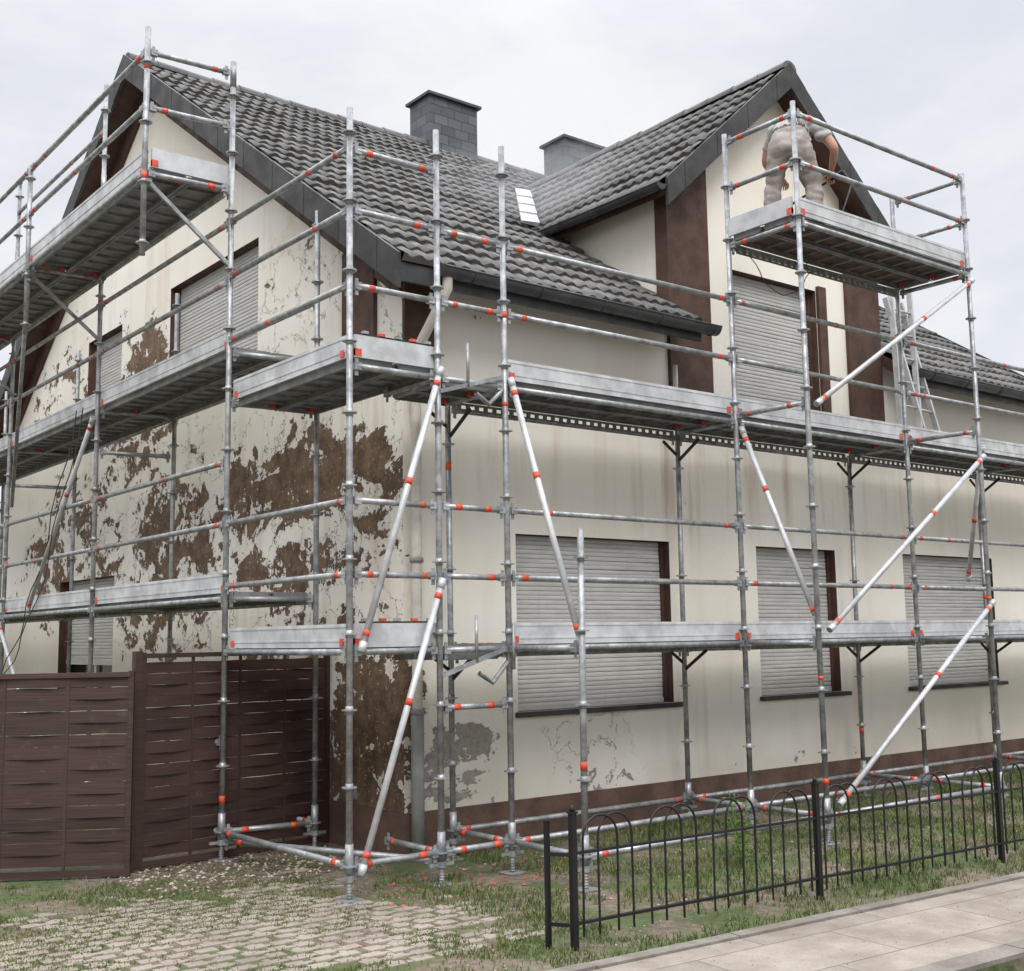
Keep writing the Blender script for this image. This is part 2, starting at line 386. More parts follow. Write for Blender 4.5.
# valley flashing: stepped zinc trays lying on the main roof beside the dormer
a=V((DXC-DE-.05,(DZ-EZ)/SL+EY,DZ+.02));b=V((DXC-.05,(dormz(DXC)-EZ)/SL+EY,dormz(DXC)+.02))
nrm=V((0,-SL,1)).normalized()
a=a+(b-a)*.02;b=a+(b-a)*.80
for k in range(4):
    p=a+(b-a)*(k/4);q=a+(b-a)*((k+1)/4+.02);w=V((-.24,0,0))
    mb.hexa([p+nrm*.07+w,p+nrm*.07,q+nrm*.065,q+nrm*.065+w,p+nrm*.095+w,p+nrm*.12,q+nrm*.10,q+nrm*.08+w],0)
mb.obj('valley_flashing',[LEAD],house)
for i,(cx,cy,w,d,zt) in enumerate(((4.42,5.65,.84,.5,9.36),(6.95,5.65,.84,.5,9.36))):
    mb=MB();mb.box(cx-w/2,cx+w/2,cy-d/2,cy+d/2,7.7,zt,0)
    mb.box(cx-w/2-.05,cx+w/2+.05,cy-d/2-.05,cy+d/2+.05,zt,zt+.04,1)
    mb.box(cx-w/2+.1,cx+w/2-.1,cy-d/2+.08,cy+d/2-.08,zt+.04,zt+.07,1)
    mb.box(cx-w/2-.04,cx+w/2+.04,cy-d/2-.04,cy+d/2+.04,8.2,8.42,1)
    mb.obj('chimney_%d'%(i+1),[SLATE,DGREY],house)
# ------------------------------------------------------------ SCAFFOLD
sc=empty('scaffolding')
st=MB();ld=MB();dk=MB();tb=MB();br=MB();bj=MB()
TR=.0232
def post(x,y,z1,z0=0.0,base=True):
    jx,jy=R.uniform(-.015,.015),R.uniform(-.015,.015)
    a=V((x,y,z0+(.12 if base else 0)));b=V((x+jx,y+jy,z1))
    st.tube(a,b,TR,0,12)
    z=.22 if base else z0+.1
    while z<z1-.05:
        t=(z-a.z)/(b.z-a.z);P=a+(b-a)*t
        st.tube(P-V((0,0,.0045)),P+V((0,0,.0045)),.052,0,12,sm=False)
        st.tube(P-V((0,0,.026)),P+V((0,0,.026)),.0265,0,10)
        if base and abs((z-.22)%2.0)<.01 and z>1: st.tube(P+V((0,0,.08)),P+V((0,0,.30)),.0262,0,12)
        z+=.5
    for k in range(R.choice((0,1,1,2))):
        zz=R.uniform(z0+.4,z1-.3);t=(zz-a.z)/(b.z-a.z);P=a+(b-a)*t
        st.tube(P,P+V((0,0,R.choice((.03,.05,.06)))),TR+.0015,1,12)
    if base:
        bj.box(x-.075,x+.075,y-.075,y+.075,.004,.012,0);bj.tube((x,y,.01),(x,y,.16),.017,0,10)
        for k in range(6): bj.tube((x,y,.02+k*.018),(x,y,.027+k*.018),.0195,0,10)
        bj.tube((x,y,.12),(x,y,.16),.033,0,8,sm=False);bj.obox((x-.1,y,.14),(x+.1,y,.14),.02,.02,0)
        bj.tube((x,y,.17),(x,y,.36),.029,0,12)
def ledger(p0,p1,red=True,r=.0222):
    p0=V(p0);p1=V(p1);d=(p1-p0);L=d.length;d.normalize()
    a=p0+d*.05;b=p1-d*.05
    ld.tube(a,b,r,0,10)
    for P,s in((p0,1),(p1,-1)):
        q=P+d*s*.052
        ld.obox(P+d*s*.03,P+d*s*.085,.038,.052,0)
        ld.obox(q+V((0,0,.055)),q-V((0,0,.065)),.007,.026,0,up=d)
        if red and R.random()<.8:
            w=R.uniform(.03,.06);o=R.uniform(.10,.17)
            ld.tube(P+d*s*o,P+d*s*(o+w),r+.0018,1,10)
    if red and L>1.2 and R.random()<.5:
        o=R.uniform(.3,L-.4);ld.tube(p0+d*o,p0+d*(o+.04),r+.0018,1,10)
def brace(p0,p1):
    p0=V(p0);p1=V(p1);d=(p1-p0).normalized();L=(p1-p0).length
    br.tube(p0,p1,.0235,0,12)
    for P,s in((p0,1),(p1,-1)):
        br.tube(P,P+d*s*.07,.028,0,10);br.tube(P+d*s*.11,P+d*s*.15,.0250,1,12)
    k=R.uniform(.3,.6);br.tube(p0+d*L*k,p0+d*(L*k+.05),.0250,1,12)
def deck(x0,x1,y0,y1,z,along,toe=(),perf=0,ply=False):
    A0,A1,B0,B1=(x0,x1,y0,y1) if along==0 else (y0,y1,x0,x1)
    def bx(a0,a1,b0,b1,z0,z1,m,w=dk):
        if along==0:w.box(a0,a1,b0,b1,z0,z1,m)
        else:w.box(b0,b1,a0,a1,z0,z1,m)
    n=max(1,round((B1-B0)/.33));w=(B1-B0)/n
    for i in range(n):
        b0=B0+i*w+.008;b1=B0+(i+1)*w-.008
        bx(A0+.03,A1-.03,b0,b1,z-.012,z,2 if ply else 0)
        for bb in(b0,b1-.004): bx(A0+.03,A1-.03,bb,bb+.004,z-.062,z-.012,0)
        for bb in(b0+.004,b1-.022): bx(A0+.03,A1-.03,bb,bb+.018,z-.064,z-.058,0)
        k=A0+.2
        while k<A1-.1:
            bx(k,k+.02,b0+.024,b1-.024,z-.035,z-.0125,0);k+=.24
        for aa in(A0+.0,A1-.05):
            bx(aa,aa+.05,b0+.02,b1-.02,z-.055,z-.003,0)
        for aa in(A0+.055,A1-.085):
            bx(aa,aa+.03,b0+.03,b0+.07,z-.05,z+.004,1);bx(aa,aa+.03,b1-.07,b1-.03,z-.05,z+.004,1)
    for bb in((B1+.002,) if perf==1 else ()):
        bx(A0+.06,A1-.06,bb,bb+.004,z-.085,z-.064,0);bx(A0+.06,A1-.06,bb,bb+.004,z-.15,z-.130,0)
        k=A0+.06
        while k<A1-.1:
            bx(k,k+.045,bb,bb+.004,z-.130,z-.085,0);k+=.09
    for sname in toe:
        if sname=='o': bx(A0+.02,A1-.02,B0-.035,B0-.012,z-.01,z+.15,0,tb);q=B0
        if sname=='i': bx(A0+.02,A1-.02,B1+.012,B1+.035,z-.01,z+.15,0,tb);q=B1
        if sname in'oi':
            s_=-1 if sname=='o' else 1;yy=q+s_*.0235
            for zz in(z+.125,z+.03): bx(A0+.02,A1-.02,yy-.016,yy+.016,zz,zz+.012,0,tb)
            for aa in(A0+.05,A1-.10): bx(aa,aa+.05,yy-.018,yy+.018,z-.0,z+.05,1,tb)
        if sname=='s': bx(A0-.035,A0-.012,B0,B1,z-.01,z+.15,0,tb);bx(A0-.04,A0-.007,B0,B0+.05,z,z+.05,1,tb)
        if sname=='e': bx(A1+.012,A1+.035,B0,B1,z-.01,z+.15,0,tb);bx(A1+.007,A1+.04,B1-.05,B1,z,z+.05,1,tb)
XP=[.27,2.87,5.48,8.03,10.6];YM=-1.0;YO=-1.79;YI=-.27;XA,XB=-1.08,-.35
XL=-1.08;XI=-.32;XO=-1.80;YK=[.93,3.97,7.04,10.10,13.1]
post(XA,YM,5.40);post(XB,YM,5.42)
for x,zt in zip(XP,(5.45,6.22,6.22,5.0,5.0)):
    post(x,YM,zt);post(x,YI,3.55 if x!=XP[1] else 4.2)
post(XP[0],YO,2.42);post(XP[1],YO,6.25);post(XP[2],YO,6.2)
row=[XA,XB]+XP
for a,b in zip(row[:-1],row[1:]):
    for z in(.22,2.12,2.62,4.12,4.66): ledger((a,YM,z),(b,YM,z))
    ledger((a,YM,1.60),(b,YM,1.60),False);ledger((a,YM,3.55),(b,YM,3.55),False)
    if b>0.5:
        ledger((a,YI,.22),(b,YI,.22));ledger((a,YI,3.50),(b,YI,3.50),False);ledger((a,YI,1.55),(b,YI,1.55),False)
ledger((XA,YM,5.1),(XB,YM,5.1));ledger((XB,YM,1.2),(XP[0],YM,1.2))
for x in XP+[XB]:
    for z in(.22,1.60,3.55): ledger((x,YM,z),(x,YI,z),z<1)
PZ=5.25
for i in(0,1,2):
    x=XP[i];ledger((x,YM,.22),(x,YO,.22));ledger((x,YM,1.6),(x,YO,1.6),False)
    if i: ledger((x,YM,3.6),(x,YO,3.6));ledger((x,YM,PZ-.09),(x,YO,PZ-.09))
ledger((XP[1],YO,.22),(XP[2],YO,.22));ledger((XP[0],YO,.22),(XP[1],YO,.22))
for z in(5.70,6.14):
    ledger((XP[1],YO,z),(XP[2],YO,z));ledger((XP[1],YM,z),(XP[1],YO,z));ledger((XP[2],YM,z),(XP[2],YO,z))
ledger((XP[1],YO,PZ-.09),(XP[2],YO,PZ-.09),False);ledger((XP[1],YM,PZ-.09),(XP[2],YM,PZ-.09),False)
DZ1,DZ2=1.64,3.63
for a,b in zip(XP[:-1],XP[1:]):
    deck(a,b,YM+.05,YI-.02,DZ1,0,('o',));deck(a,b,YM+.05,YI-.02,DZ2,0,('o',),1)
deck(XL+.05,XI,YM+.05,YK[0]-.05,DZ1,1,('o','s'));deck(XL+.05,XI,YM+.05,YK[0]-.05,DZ2,1,('o','s'))
deck(XI+.02,XP[0]-.03,YM+.05,YI-.02,DZ2-.05,0,());deck(XI+.02,XP[0]-.03,YM+.05,YI-.02,DZ1-.05,0,())
# toe-board clips and couplers stored on the corner deck edge
for zz in(DZ1,DZ2):
    ld.obox((XL+.10,YM+.035,zz+.158),(XB-.04,YM+.035,zz+.158),.03,.012,2)
    for k in range(5):
        xx=XL+.12+k*.13+R.uniform(-.01,.01);ld.obox((xx,YM+.03,zz+.175),(xx+.045,YM+.03,zz+.175),.03,.02,1 if k%2 else 0)
deck(XP[1],XP[2],YO+.05,YM-.03,PZ,0,('o','s','e'),1,ply=True)
brace((XP[0]+.03,YM-.03,3.62),(XP[0]+.03,YO+.02,1.62))
brace((XP[1]+.03,YM-.03,3.5),(XP[1]+.03,YO+.02,1.75))
brace((XB,YM-.045,3.62),(XA+.06,YM-.045,1.6));brace((XB,YM-.045,2.1),(XA+.06,YM-.045,.16))
brace((XP[2],YO-.045,3.35),(XP[1]+.08,YO-.045,1.7));brace((XP[2],YO-.045,1.95),(XP[1]+.1,YO-.045,.3))
brace((XP[2],YO-.045,5.1),(XP[1]+.05,YO-.045,3.58))
brace((XP[2]+.05,YO+.0,3.45),(XP[2]+.9,YM-.045,2.2))
for x in XP:
    for z in(1.58,3.5):
        ld.obox((x,YI,z-.22),(x,YI-.28,z-.04),.018,.025,2)
        ld.obox((x,YI,z-.16),(x-.18,YI,z-.04),.018,.022,2)
post(XL,YK[0],6.45);post(XL,YK[1],7.5);post(XL,YK[2],7.4);post(XL,YK[3],6.4);post(XL,YK[4],5.5)
for y in YK: post(XI,y-.1,5.35)
for y,zt in zip(YK[:4],(6.62,6.45,6.4,6.3)): post(XO,y+.05,zt,4.72,False)
for i,(a,b) in enumerate(zip([YM]+YK[:-1],YK)):
    zs=(.22,2.12,2.62,4.12,4.66,5.12) if i==0 else (.22,.9,2.62,3.12,4.62,5.12,5.4)
    for z in zs: ledger((XL,a,z),(XL,b,z),z!=5.4)
    if i:
        for z in(5.95,6.42): ledger((XO,a+.05,z),(XO,b+.05,z))
        ledger((XO,a+.05,5.4),(XO,b+.05,5.4),False)
        for z in(.22,2.0,4.0): ledger((XI,a-.1,z),(XI,b-.1,z),z<1)
        ledger((XI,a-.1,4.55),(XI,b-.1,4.55))
    ledger((XL,a,1.60 if i==0 else 2.02),(XL,b,1.60 if i==0 else 2.02),False)
ledger((XL,YK[1],7.0),(XL,YK[2],7.0));ledger((XL,YK[1],7.4),(XL,YK[2],7.4))
for y in YK:
    for z in(.22,2.02,4.02): ledger((XL,y,z),(XI,y-.1,z),z<1)
    ledger((XL,y,3.6),(XI,y-.1,3.6),False)
for y in YK[:4]:
    ledger((XO,y+.05,5.4),(XL,y,5.4))
    ld.obox((XL,y,4.75),(XO,y+.05,5.36),.03,.03,0)
for z in(5.95,6.42): ledger((XO,YK[0]+.05,z),(XL,YK[0],z))
for a,b in zip(YK[:-1],YK[1:]):
    deck(XL+.05,XI,a,b,2.08,1,('o',));deck(XL+.05,XI,a,b,4.08,1,('o',))
    deck(XO+.05,XL-.02,a+.05,b+.05,5.46,1,('o','s') if a==YK[0] else ('o',));
for a,b,z0,z1 in((YK[1],YK[2]-1.1,3.95,2.05),(YK[2],YK[2]-1.9,1.95,.3),(YK[2],YK[3],2.2,4.0)):
    brace((XL-.045,a,z0),(XL-.045,b,z1))
ledger((XO,YK[1],5.3),(XL-.03,YK[2]-.3,3.3),False)
ledger((XL,YK[0],.15),(XI,YM+.1,.15))
for (x,y,z) in((XP[0]-.32,YM-.03,1.66),(XP[0]-.02,YM-.08,1.60),(XB+.25,YM-.03,3.66)):
    ld.tube((x,y,z-.15),(x,y,z+.18),.012,0,8)
for zz in(1.36,3.40):
    ld.path([(XP[0]-.02,YM,zz+.14),(XP[0]-.18,YM-.03,zz),(XP[0]-.3,YM-.03,zz+.07)],.018,0,8)
ld.obox((XB,YM-.02,3.45),(XP[0]-.05,YM-.02,3.62),.03,.03,0)
ld.obox((XB,YM-.02,1.42),(XP[0]-.05,YM-.02,1.6),.03,.03,0)
st.obj('standards',[GALV,RED],sc);ld.obj('ledgers',[GALV,RED,BLACK],sc);dk.obj('deck_planks',[DECKM,RED,PLY],sc)
tb.obj('toe_boards',[ALU,RED],sc);br.obj('diagonal_braces',[BRACE,RED],sc);bj.obj('base_jacks',[GALV],sc)
mb=MB()
def cable(a,b,sag,r=.005):
    a=V(a);b=V(b);mb.path([a+(b-a)*(i/14)+V((.03*math.sin(i*1.3),0,-sag*math.sin(math.pi*i/14))) for i in range(15)],r,0,6)
cable((XL-.05,YK[1]+.5,4.1),(XL-.1,YK[2]-.5,1.4),.3,.006);cable((XL-.05,YK[1]+.3,4.1),(XL-.1,YK[2]-.2,1.2),.5,.006)
cable((3.2,-.95,PZ-.1),(4.1,-.96,PZ-.1),.30);cable((4.1,-.96,PZ-.1),(3.7,-1.2,PZ+.02),.1)
mb.obj('power_cable',[CABLE])
lad=empty('ladder');mb=MB()
def ladder(p0,p1,w,ax):
    p0=V(p0);p1=V(p1);ax=V(ax).normalized()*w/2;L=(p1-p0).length;d=(p1-p0).normalized()
    for s in(-1,1): mb.obox(p0+ax*s,p1+ax*s,.028,.06,0,up=(0,1,0))
    k=.2
    while k<L-.1:
        mb.tube(p0+d*k-ax,p0+d*k+ax,.014,0,8);k+=.28
ladder((6.15,-.62,3.64),(6.35,-.45,5.55),.36,(1,0,0));ladder((6.62,-.62,3.64),(6.25,-.42,5.35),.34,(1,.1,0))
mb.obj('rails_and_rungs',[ALU],lad)
# ------------------------------------------------------------ wooden fences
def m_wood():
    m,t,b=mat('stained_wood');p=t.pos()
    g=t.noise(t.scale(p,(1.5,1.5,40)),2.0,4,.6)
    c=t.mix(t.ramp(g,.3,.7),(.020,.010,.008),(.048,.023,.018))
    r=t.node('ShaderNodeNewGeometry').outputs['Random Per Island']
    c=t.mix(t.m('MULTIPLY',r,.6),c,(.074,.036,.028))
    c=t.mix(t.m('MULTIPLY',t.ramp(t.noise(p,5,4,.7),.60,.75),.4),c,(.13,.095,.08))
    t.set(b.inputs['Base Color'],c);b.inputs['Roughness'].default_value=.6
    t.set(b.inputs['Normal'],t.bump(g,.4,.006));return m
WOOD=m_wood()
def fence(a,b,h,name,z0=.04,extra=True):
    a=V((*a,0));b=V((*b,0));d=(b-a);L=d.length;d.normalize();n=V((-d.y,d.x,0))
    mb=MB();rows=int((h-z0-.06)/.085);nb=4;seg=36
    for r in range(rows):
        zc=z0+.05+r*.085;ph=math.pi*(r%2);jz=R.uniform(-.002,.002);vs=[]
        for i in range(seg+1):
            s=L*i/seg;off=.0105*math.sin(math.pi*nb*i/seg+ph)
            P=a+d*s+n*off;dz=jz+.0015*math.sin(i*.9+r)
            vs.append([P-n*.005+V((0,0,zc+dz)),P+n*.005+V((0,0,zc+dz)),P+n*.005+V((0,0,zc+.0838+dz)),P-n*.005+V((0,0,zc+.0838+dz))])
        bse=len(mb.v)
        for q in vs: mb.v+=[tuple(x) for x in q]
        for i in range(seg):
            for k in range(4):
                mb.face([bse+i*4+k,bse+i*4+(k+1)%4,bse+(i+1)*4+(k+1)%4,bse+(i+1)*4+k],0)
    for k in range(1,nb):
        P=a+d*L*k/nb;mb.obox(P+V((0,0,z0)),P+V((0,0,h-.03)),.02,.02,0,up=n)
    mb.obox(a+V((0,0,h-.015)),b+V((0,0,h-.015)),.06,.035,0)
    mb.obox(a+V((0,0,z0)),b+V((0,0,z0)),.05,.05,0)
    for s in(0,L):
        P=a+d*s;mb.obox(P,P+V((0,0,h+.01)),.04,.045,0,up=n)
    if extra:
        P=b+d*.045;mb.obox(P,P+V((0,0,h+.02)),.06,.06,0,up=n)
    return mb.obj(name,[WOOD])
u1=V((-.85,.53)).normalized()
pa=V((-1.87,.80));pb=pa+u1*1.8
fence((pb.x,pb.y),(pa.x,pa.y),1.47,'wooden_fence',extra=False);pc=pb+u1*.1;pd=pc+u1*1.8
fence((pd.x,pd.y),(pc.x,pc.y),1.47,'wooden_fence')
fence((-.05,1.12),(-1.72,.97),1.60,'wooden_fence')
# ------------------------------------------------------------ street line transform (pavement is ~4 deg off the house line)
ROT=Matrix.Translation((-.9,-3.2,0))@Matrix.Rotation(math.radians(-4.0),4,'Z')@Matrix.Translation((.9,3.2,0))
def edgeY(x,y0=-3.2): return y0-.07*(x+.9)
# ------------------------------------------------------------ iron fence
IRON=simple('black_iron',(.014,.014,.015),.45,.3,.2,8)
fe=empty('iron_fence');mb=MB()
FY=-2.90;sp=.098
posts=[-.80,1.17,3.14,5.11,7.08,9.05]
for x in posts:
    mb.box(x-.017,x+.017,FY-.017,FY+.017,0,.72,0);mb.box(x-.023,x+.023,FY-.023,FY+.023,.72,.73,0);mb.tube((x,FY,.73),(x,FY,.765),.018,0,8,.004)
for a,b in zip(posts[:-1],posts[1:]):
    for z in(.13,.50): mb.box(a+.02,b-.02,FY-.014,FY+.014,z,z+.014,0)
    n=int((b-a-.04)/sp);n=(n//4)*4;sp_=(b-a-.12)/(n-1);x0=a+.06
    for g in range(0,n,4):
        for k in(0,1):
            xa=x0+(g+k)*sp_;xb=xa+2*sp_;r=sp_;zz=.575;lean=R.uniform(-.004,.004)
            dy=.007 if k else -.007
            pts=[(xa,FY+dy,.06),(xa+lean,FY+dy,zz)]+[((xa+xb)/2-r*math.cos(math.pi*q/10)+lean,FY+dy,zz+r*math.sin(math.pi*q/10)) for q in range(1,10)]+[(xb+lean,FY+dy,zz),(xb,FY+dy,.06)]
            mb.path(pts,.0072,0,6)
mb.box(-.905,-.88,-2.80,-2.775,0,.68,0)
for z in(.13,.50): mb.obox((-.89,-2.79,z),(-.81,FY,z),.012,.02,0)
mb.obj('pickets_and_rails',[IRON],fe)
fe.matrix_world=Matrix.Translation((-.8,FY,0))@Matrix.Rotation(math.radians(-3.2),4,'Z')@Matrix.Translation((.8,-FY,0))
# ------------------------------------------------------------ ground
def m_ground():
    m,t,b=mat('soil_and_grass_ground');p=t.pos()
    n=t.noise(p,1.3,5,.6);f=t.noise(p,14,5,.7)
    so=t.mix(t.ramp(f,.3,.7),(.10,.076,.052),(.20,.16,.12))
    gr=t.mix(t.ramp(f,.3,.7),(.048,.066,.022),(.095,.12,.040))
    c=t.mix(t.ramp(n,.44,.58),so,gr)
    t.set(b.inputs['Base Color'],c);b.inputs['Roughness'].default_value=.95
    t.set(b.inputs['Normal'],t.bump(f,.8,.03));return m
mb=MB()
ys=[-300,-30,-10.02,-10,-4.425,-4.42,-3,0,30,400];zs_=[-.12,-.12,-.12,-.12,-.12,0,0,0,0,0]
xs=[-400,-30,-6,0,10,40,400]
for i in range(len(xs)-1):
    for j in range(len(ys)-1):
        mb.poly([(xs[i],ys[j],zs_[j]),(xs[i+1],ys[j],zs_[j]),(xs[i+1],ys[j+1],zs_[j+1]),(xs[i],ys[j+1],zs_[j+1])],0)
mb.obj('ground',[m_ground()]).matrix_world=ROT
def m_conc(name,c1,c2,slab=None,joint=(.10,.082,.062)):
    m,t,b=mat(name);p=t.node('ShaderNodeTexCoord').outputs['Object'];f=t.noise(p,3,5,.65);g=t.noise(p,60,3,.7)
    c=t.mix(t.ramp(f,.3,.7),c1,c2);c=t.mix(t.m('MULTIPLY',t.ramp(g,.5,.7),.35),c,tuple(x*.5 for x in c1))
    h=t.m('MULTIPLY',g,.4)
    if slab:
        bt=t.node('ShaderNodeTexBrick',{'Vector':p,'Scale':1.0,'Mortar Size':.006,'Brick Width':slab[0],'Row Height':slab[1],'Mortar Smooth':.3},offset=slab[2])
        bt.inputs['Color1'].default_value=(.55,.55,.55,1);bt.inputs['Color2'].default_value=(1,1,1,1);bt.inputs['Mortar'].default_value=(1,1,1,1)
        c=t.mix(.45,c,t.mix(1.0,c,bt.outputs['Color'],'MULTIPLY'))
        c=t.mix(t.m('MULTIPLY',bt.outputs['Fac'],.75),c,joint);h=t.m('SUBTRACT',h,bt.outputs['Fac'])
    st=t.ramp(t.noise(p,1.2,5,.65),.48,.66);c=t.mix(t.m('MULTIPLY',st,.5),c,(.15,.12,.09))
    t.set(b.inputs['Base Color'],c);b.inputs['Roughness'].default_value=.85
    t.set(b.inputs['Normal'],t.bump(h,.5,.01));return m
SW=m_conc('sidewalk_slabs',(.23,.19,.155),(.33,.285,.24),(1.0,.50,.5))
KB=m_conc('kerb_stone',(.13,.115,.095),(.23,.21,.18))
RD=m_conc('asphalt',(.05,.05,.051),(.085,.084,.082))
mb=MB();mb.box(-60,60,-4.26,-3.32,-.05,.02,0);mb.obj('sidewalk',[SW]).matrix_world=ROT
mb=MB()
x=-60.0
while x<60:
    e=R.uniform(-.004,.004)
    mb.box(x,x+.992,-3.317,-3.23,-.05,.035+e,0);mb.box(x,x+.992,-4.42,-4.264,-.15,.022+e,0);x+=1.0
mb.obj('kerb',[KB]).matrix_world=ROT
mb=MB();mb.poly([(-200,-10,-.116),(200,-10,-.116),(200,-4.424,-.116),(-200,-4.424,-.116)]);mb.obj('road',[RD]).matrix_world=ROT
mb=MB();PV=m_conc('paver_concrete',(.22,.18,.148),(.335,.285,.238))
j=0;y=-2.95
while y<.25:
    x=-5.2+(.08 if j%2 else 0)
    while x<-.5:
        nn=noise.noise(V((x*.8,y*.8,3)))+.7*noise.noise(V((x*3.1,y*3.1,1)))
        cx=(x+2.2)/1.8;cy=(y+1.25)/1.2
        if nn*.9+ (1-(cx*cx+cy*cy)**.5)*.8 >.0:
            w=.060+R.uniform(-.004,.004);d=.043+R.uniform(-.004,.004);z=.007+R.uniform(-.0015,.0015);ti=R.uniform(-.001,.001)
            b=.004;q=lambda:R.uniform(-.003,.003)
            mb.hexa([(x-w,y-d,-.02),(x+w,y-d,-.02),(x+w,y+d,-.02),(x-w,y+d,-.02),(x-w+b+q(),y-d+b+q(),z+ti),(x+w-b+q(),y-d+b+q(),z-ti),(x+w-b+q(),y+d-b+q(),z-ti),(x-w+b+q(),y+d-b+q(),z+ti)],0)
            if R.random()<.7: mb.box(x+w-.008,x+.16-w+.008,y-.02,y+.02,-.02,z-.003,0)
            if R.random()<.4: mb.box(x-.02,x+.02,y+d-.006,y+.115-d+.006,-.02,z-.0035,0)
        x+=.16
    y+=.115;j+=1
mb.obj('grass_paver_driveway',[PV])
def m_leaf(name,c1,c2,c3):
    m,t,b=mat(name);r=t.node('ShaderNodeNewGeometry').outputs['Random Per Island']
    n=t.noise(t.pos(),1.5,2)
    c=t.mix(r,c1,c2);c=t.mix(t.ramp(n,.5,.7),c,c3)
    t.set(b.inputs['Base Color'],c);b.inputs['Roughness'].default_value=.6
    return m
GR=m_leaf('grass_blades',(.055,.085,.018),(.12,.155,.042),(.15,.155,.055))
mb=MB()
def blade(x,y,h,w=.004):
    a=R.uniform(0,6.28);l=R.uniform(.2,.9)*h;b=R.uniform(0,6.28)
    dx,dy=math.cos(a)*w,math.sin(a)*w;tx,ty=math.cos(b)*l,math.sin(b)*l
    i=len(mb.v);mb.v+=[(x-dx,y-dy,-.005),(x+dx,y+dy,-.005),(x+dx*.7+tx*.4,y+dy*.7+ty*.4,h*.6),(x-dx*.7+tx*.4,y-dy*.7+ty*.4,h*.6),(x+tx,y+ty,h)]
    mb.face([i,i+1,i+2,i+3],0);mb.face([i+3,i+2,i+4],0)
for _ in range(64000):
    x=R.uniform(-.9,9.5);y=R.uniform(-3.9,-.05)
    if y<edgeY(x,-3.22):continue
    n=noise.noise(V((x*1.3,y*1.3,0)))+.5*noise.noise(V((x*5,y*5,3)))
    if x<0.3 and n<.15: continue
    if n<-.10 and R.random()<.78: continue
    blade(x,y,R.uniform(.018,.048)*(1+max(0,n)*.9),.0042)
for _ in range(80000):
    x=R.uniform(-5.5,-.3);y=R.uniform(-3.2,1.0)
    n=noise.noise(V((x*.8+5,y*.8,0)))+.6*noise.noise(V((x*3.5,y*3.5,7)))
    cx=(x+2.2)/1.8;cy=(y+1.25)/1.2;inside=(cx*cx+cy*cy)<1
    if n<(-.02 if not inside else .10) and R.random()<.9: continue
    if y>.0 and n<.25 and x>-2.0: continue
    blade(x,y,R.uniform(.008,.022 if inside else .038),.0038)
mb.obj('grass',[GR])
mb=MB();RB=simple('rubble',(.17,.12,.085),.9,0,.6,8)
def stone(x,y,r,m=0):
    b=len(mb.v);k=R.uniform(.4,.8)
    for (a,c,d) in((1,0,0),(0,1,0),(-1,0,0),(0,-1,0),(0,0,1),(0,0,-.3)):
        s=R.uniform(.6,1.2);mb.v.append((x+a*r*s+R.uniform(-.2,.2)*r,y+c*r*s,max(.001,d*r*k*s+r*.2)))
    for q in((0,1,4),(1,2,4),(2,3,4),(3,0,4),(1,0,5),(2,1,5),(3,2,5),(0,3,5)):mb.face([b+i for i in q],m)
for _ in range(2000):
    x=R.uniform(-2.0,-.1);y=R.uniform(-.1,1.1);stone(x,y,R.uniform(.005,.024),R.choice((0,0,0,1)))
for _ in range(3200):
    x=R.uniform(-4.5,.6);y=R.uniform(-3,.6);stone(x,y,R.uniform(.003,.010),R.choice((0,0,1,2)))
for _ in range(900):
    x=R.uniform(0,6);y=R.uniform(-2.8,-.1);stone(x,y,R.uniform(.004,.018),R.choice((0,1,2)))
for _ in range(90):
    x=R.uniform(-1,.8);y=R.uniform(-1.6,-.6);stone(x,y,R.uniform(.01,.03),2)
for _ in range(300):
    x=R.uniform(-1,6);y=edgeY(x)-R.uniform(.12,1.0);i=len(mb.v);stone(x,y,R.uniform(.002,.006),0)
    for k in range(i,len(mb.v)): mb.v[k]=(mb.v[k][0],mb.v[k][1],mb.v[k][2]+.02)
mb.obj('rubble',[RB,simple('plaster_chips',(.40,.35,.29),.9),simple('red_chips',(.34,.10,.06),.9)])
pl=empty('weed_plant');mb=MB();LEAF=m_leaf('weed_leaves',(.08,.17,.03),(.17,.27,.05),(.12,.2,.04))
for k in range(5):
    bx,by=1.62+R.uniform(-.07,.07),-1.95+R.uniform(-.07,.07);h=R.uniform(.3,.55);lx,ly=R.uniform(-.1,.1),R.uniform(-.1,.1)
    mb.path([(bx,by,0),(bx+lx*.5,by+ly*.5,h*.5),(bx+lx,by+ly,h)],.004,0,5)
    for i in range(16):
        t=.15+.85*i/16;P=V((bx+lx*t,by+ly*t,h*t));a=i*2.4;d=V((math.cos(a),math.sin(a),.35)).normalized();s=V((-math.sin(a),math.cos(a),0))
        l=R.uniform(.05,.085);w=l*.32
        mb.poly([P,P+d*l*.5+s*w,P+d*l+V((0,0,-.01)),P+d*l*.5-s*w],0)
mb.obj('stems_and_leaves',[LEAF],pl)
TL=m_leaf('tree_leaves',(.03,.06,.015),(.08,.13,.03),(.05,.08,.02));BK=simple('bark',(.10,.075,.05),.9,0,.4,8,.5,30)
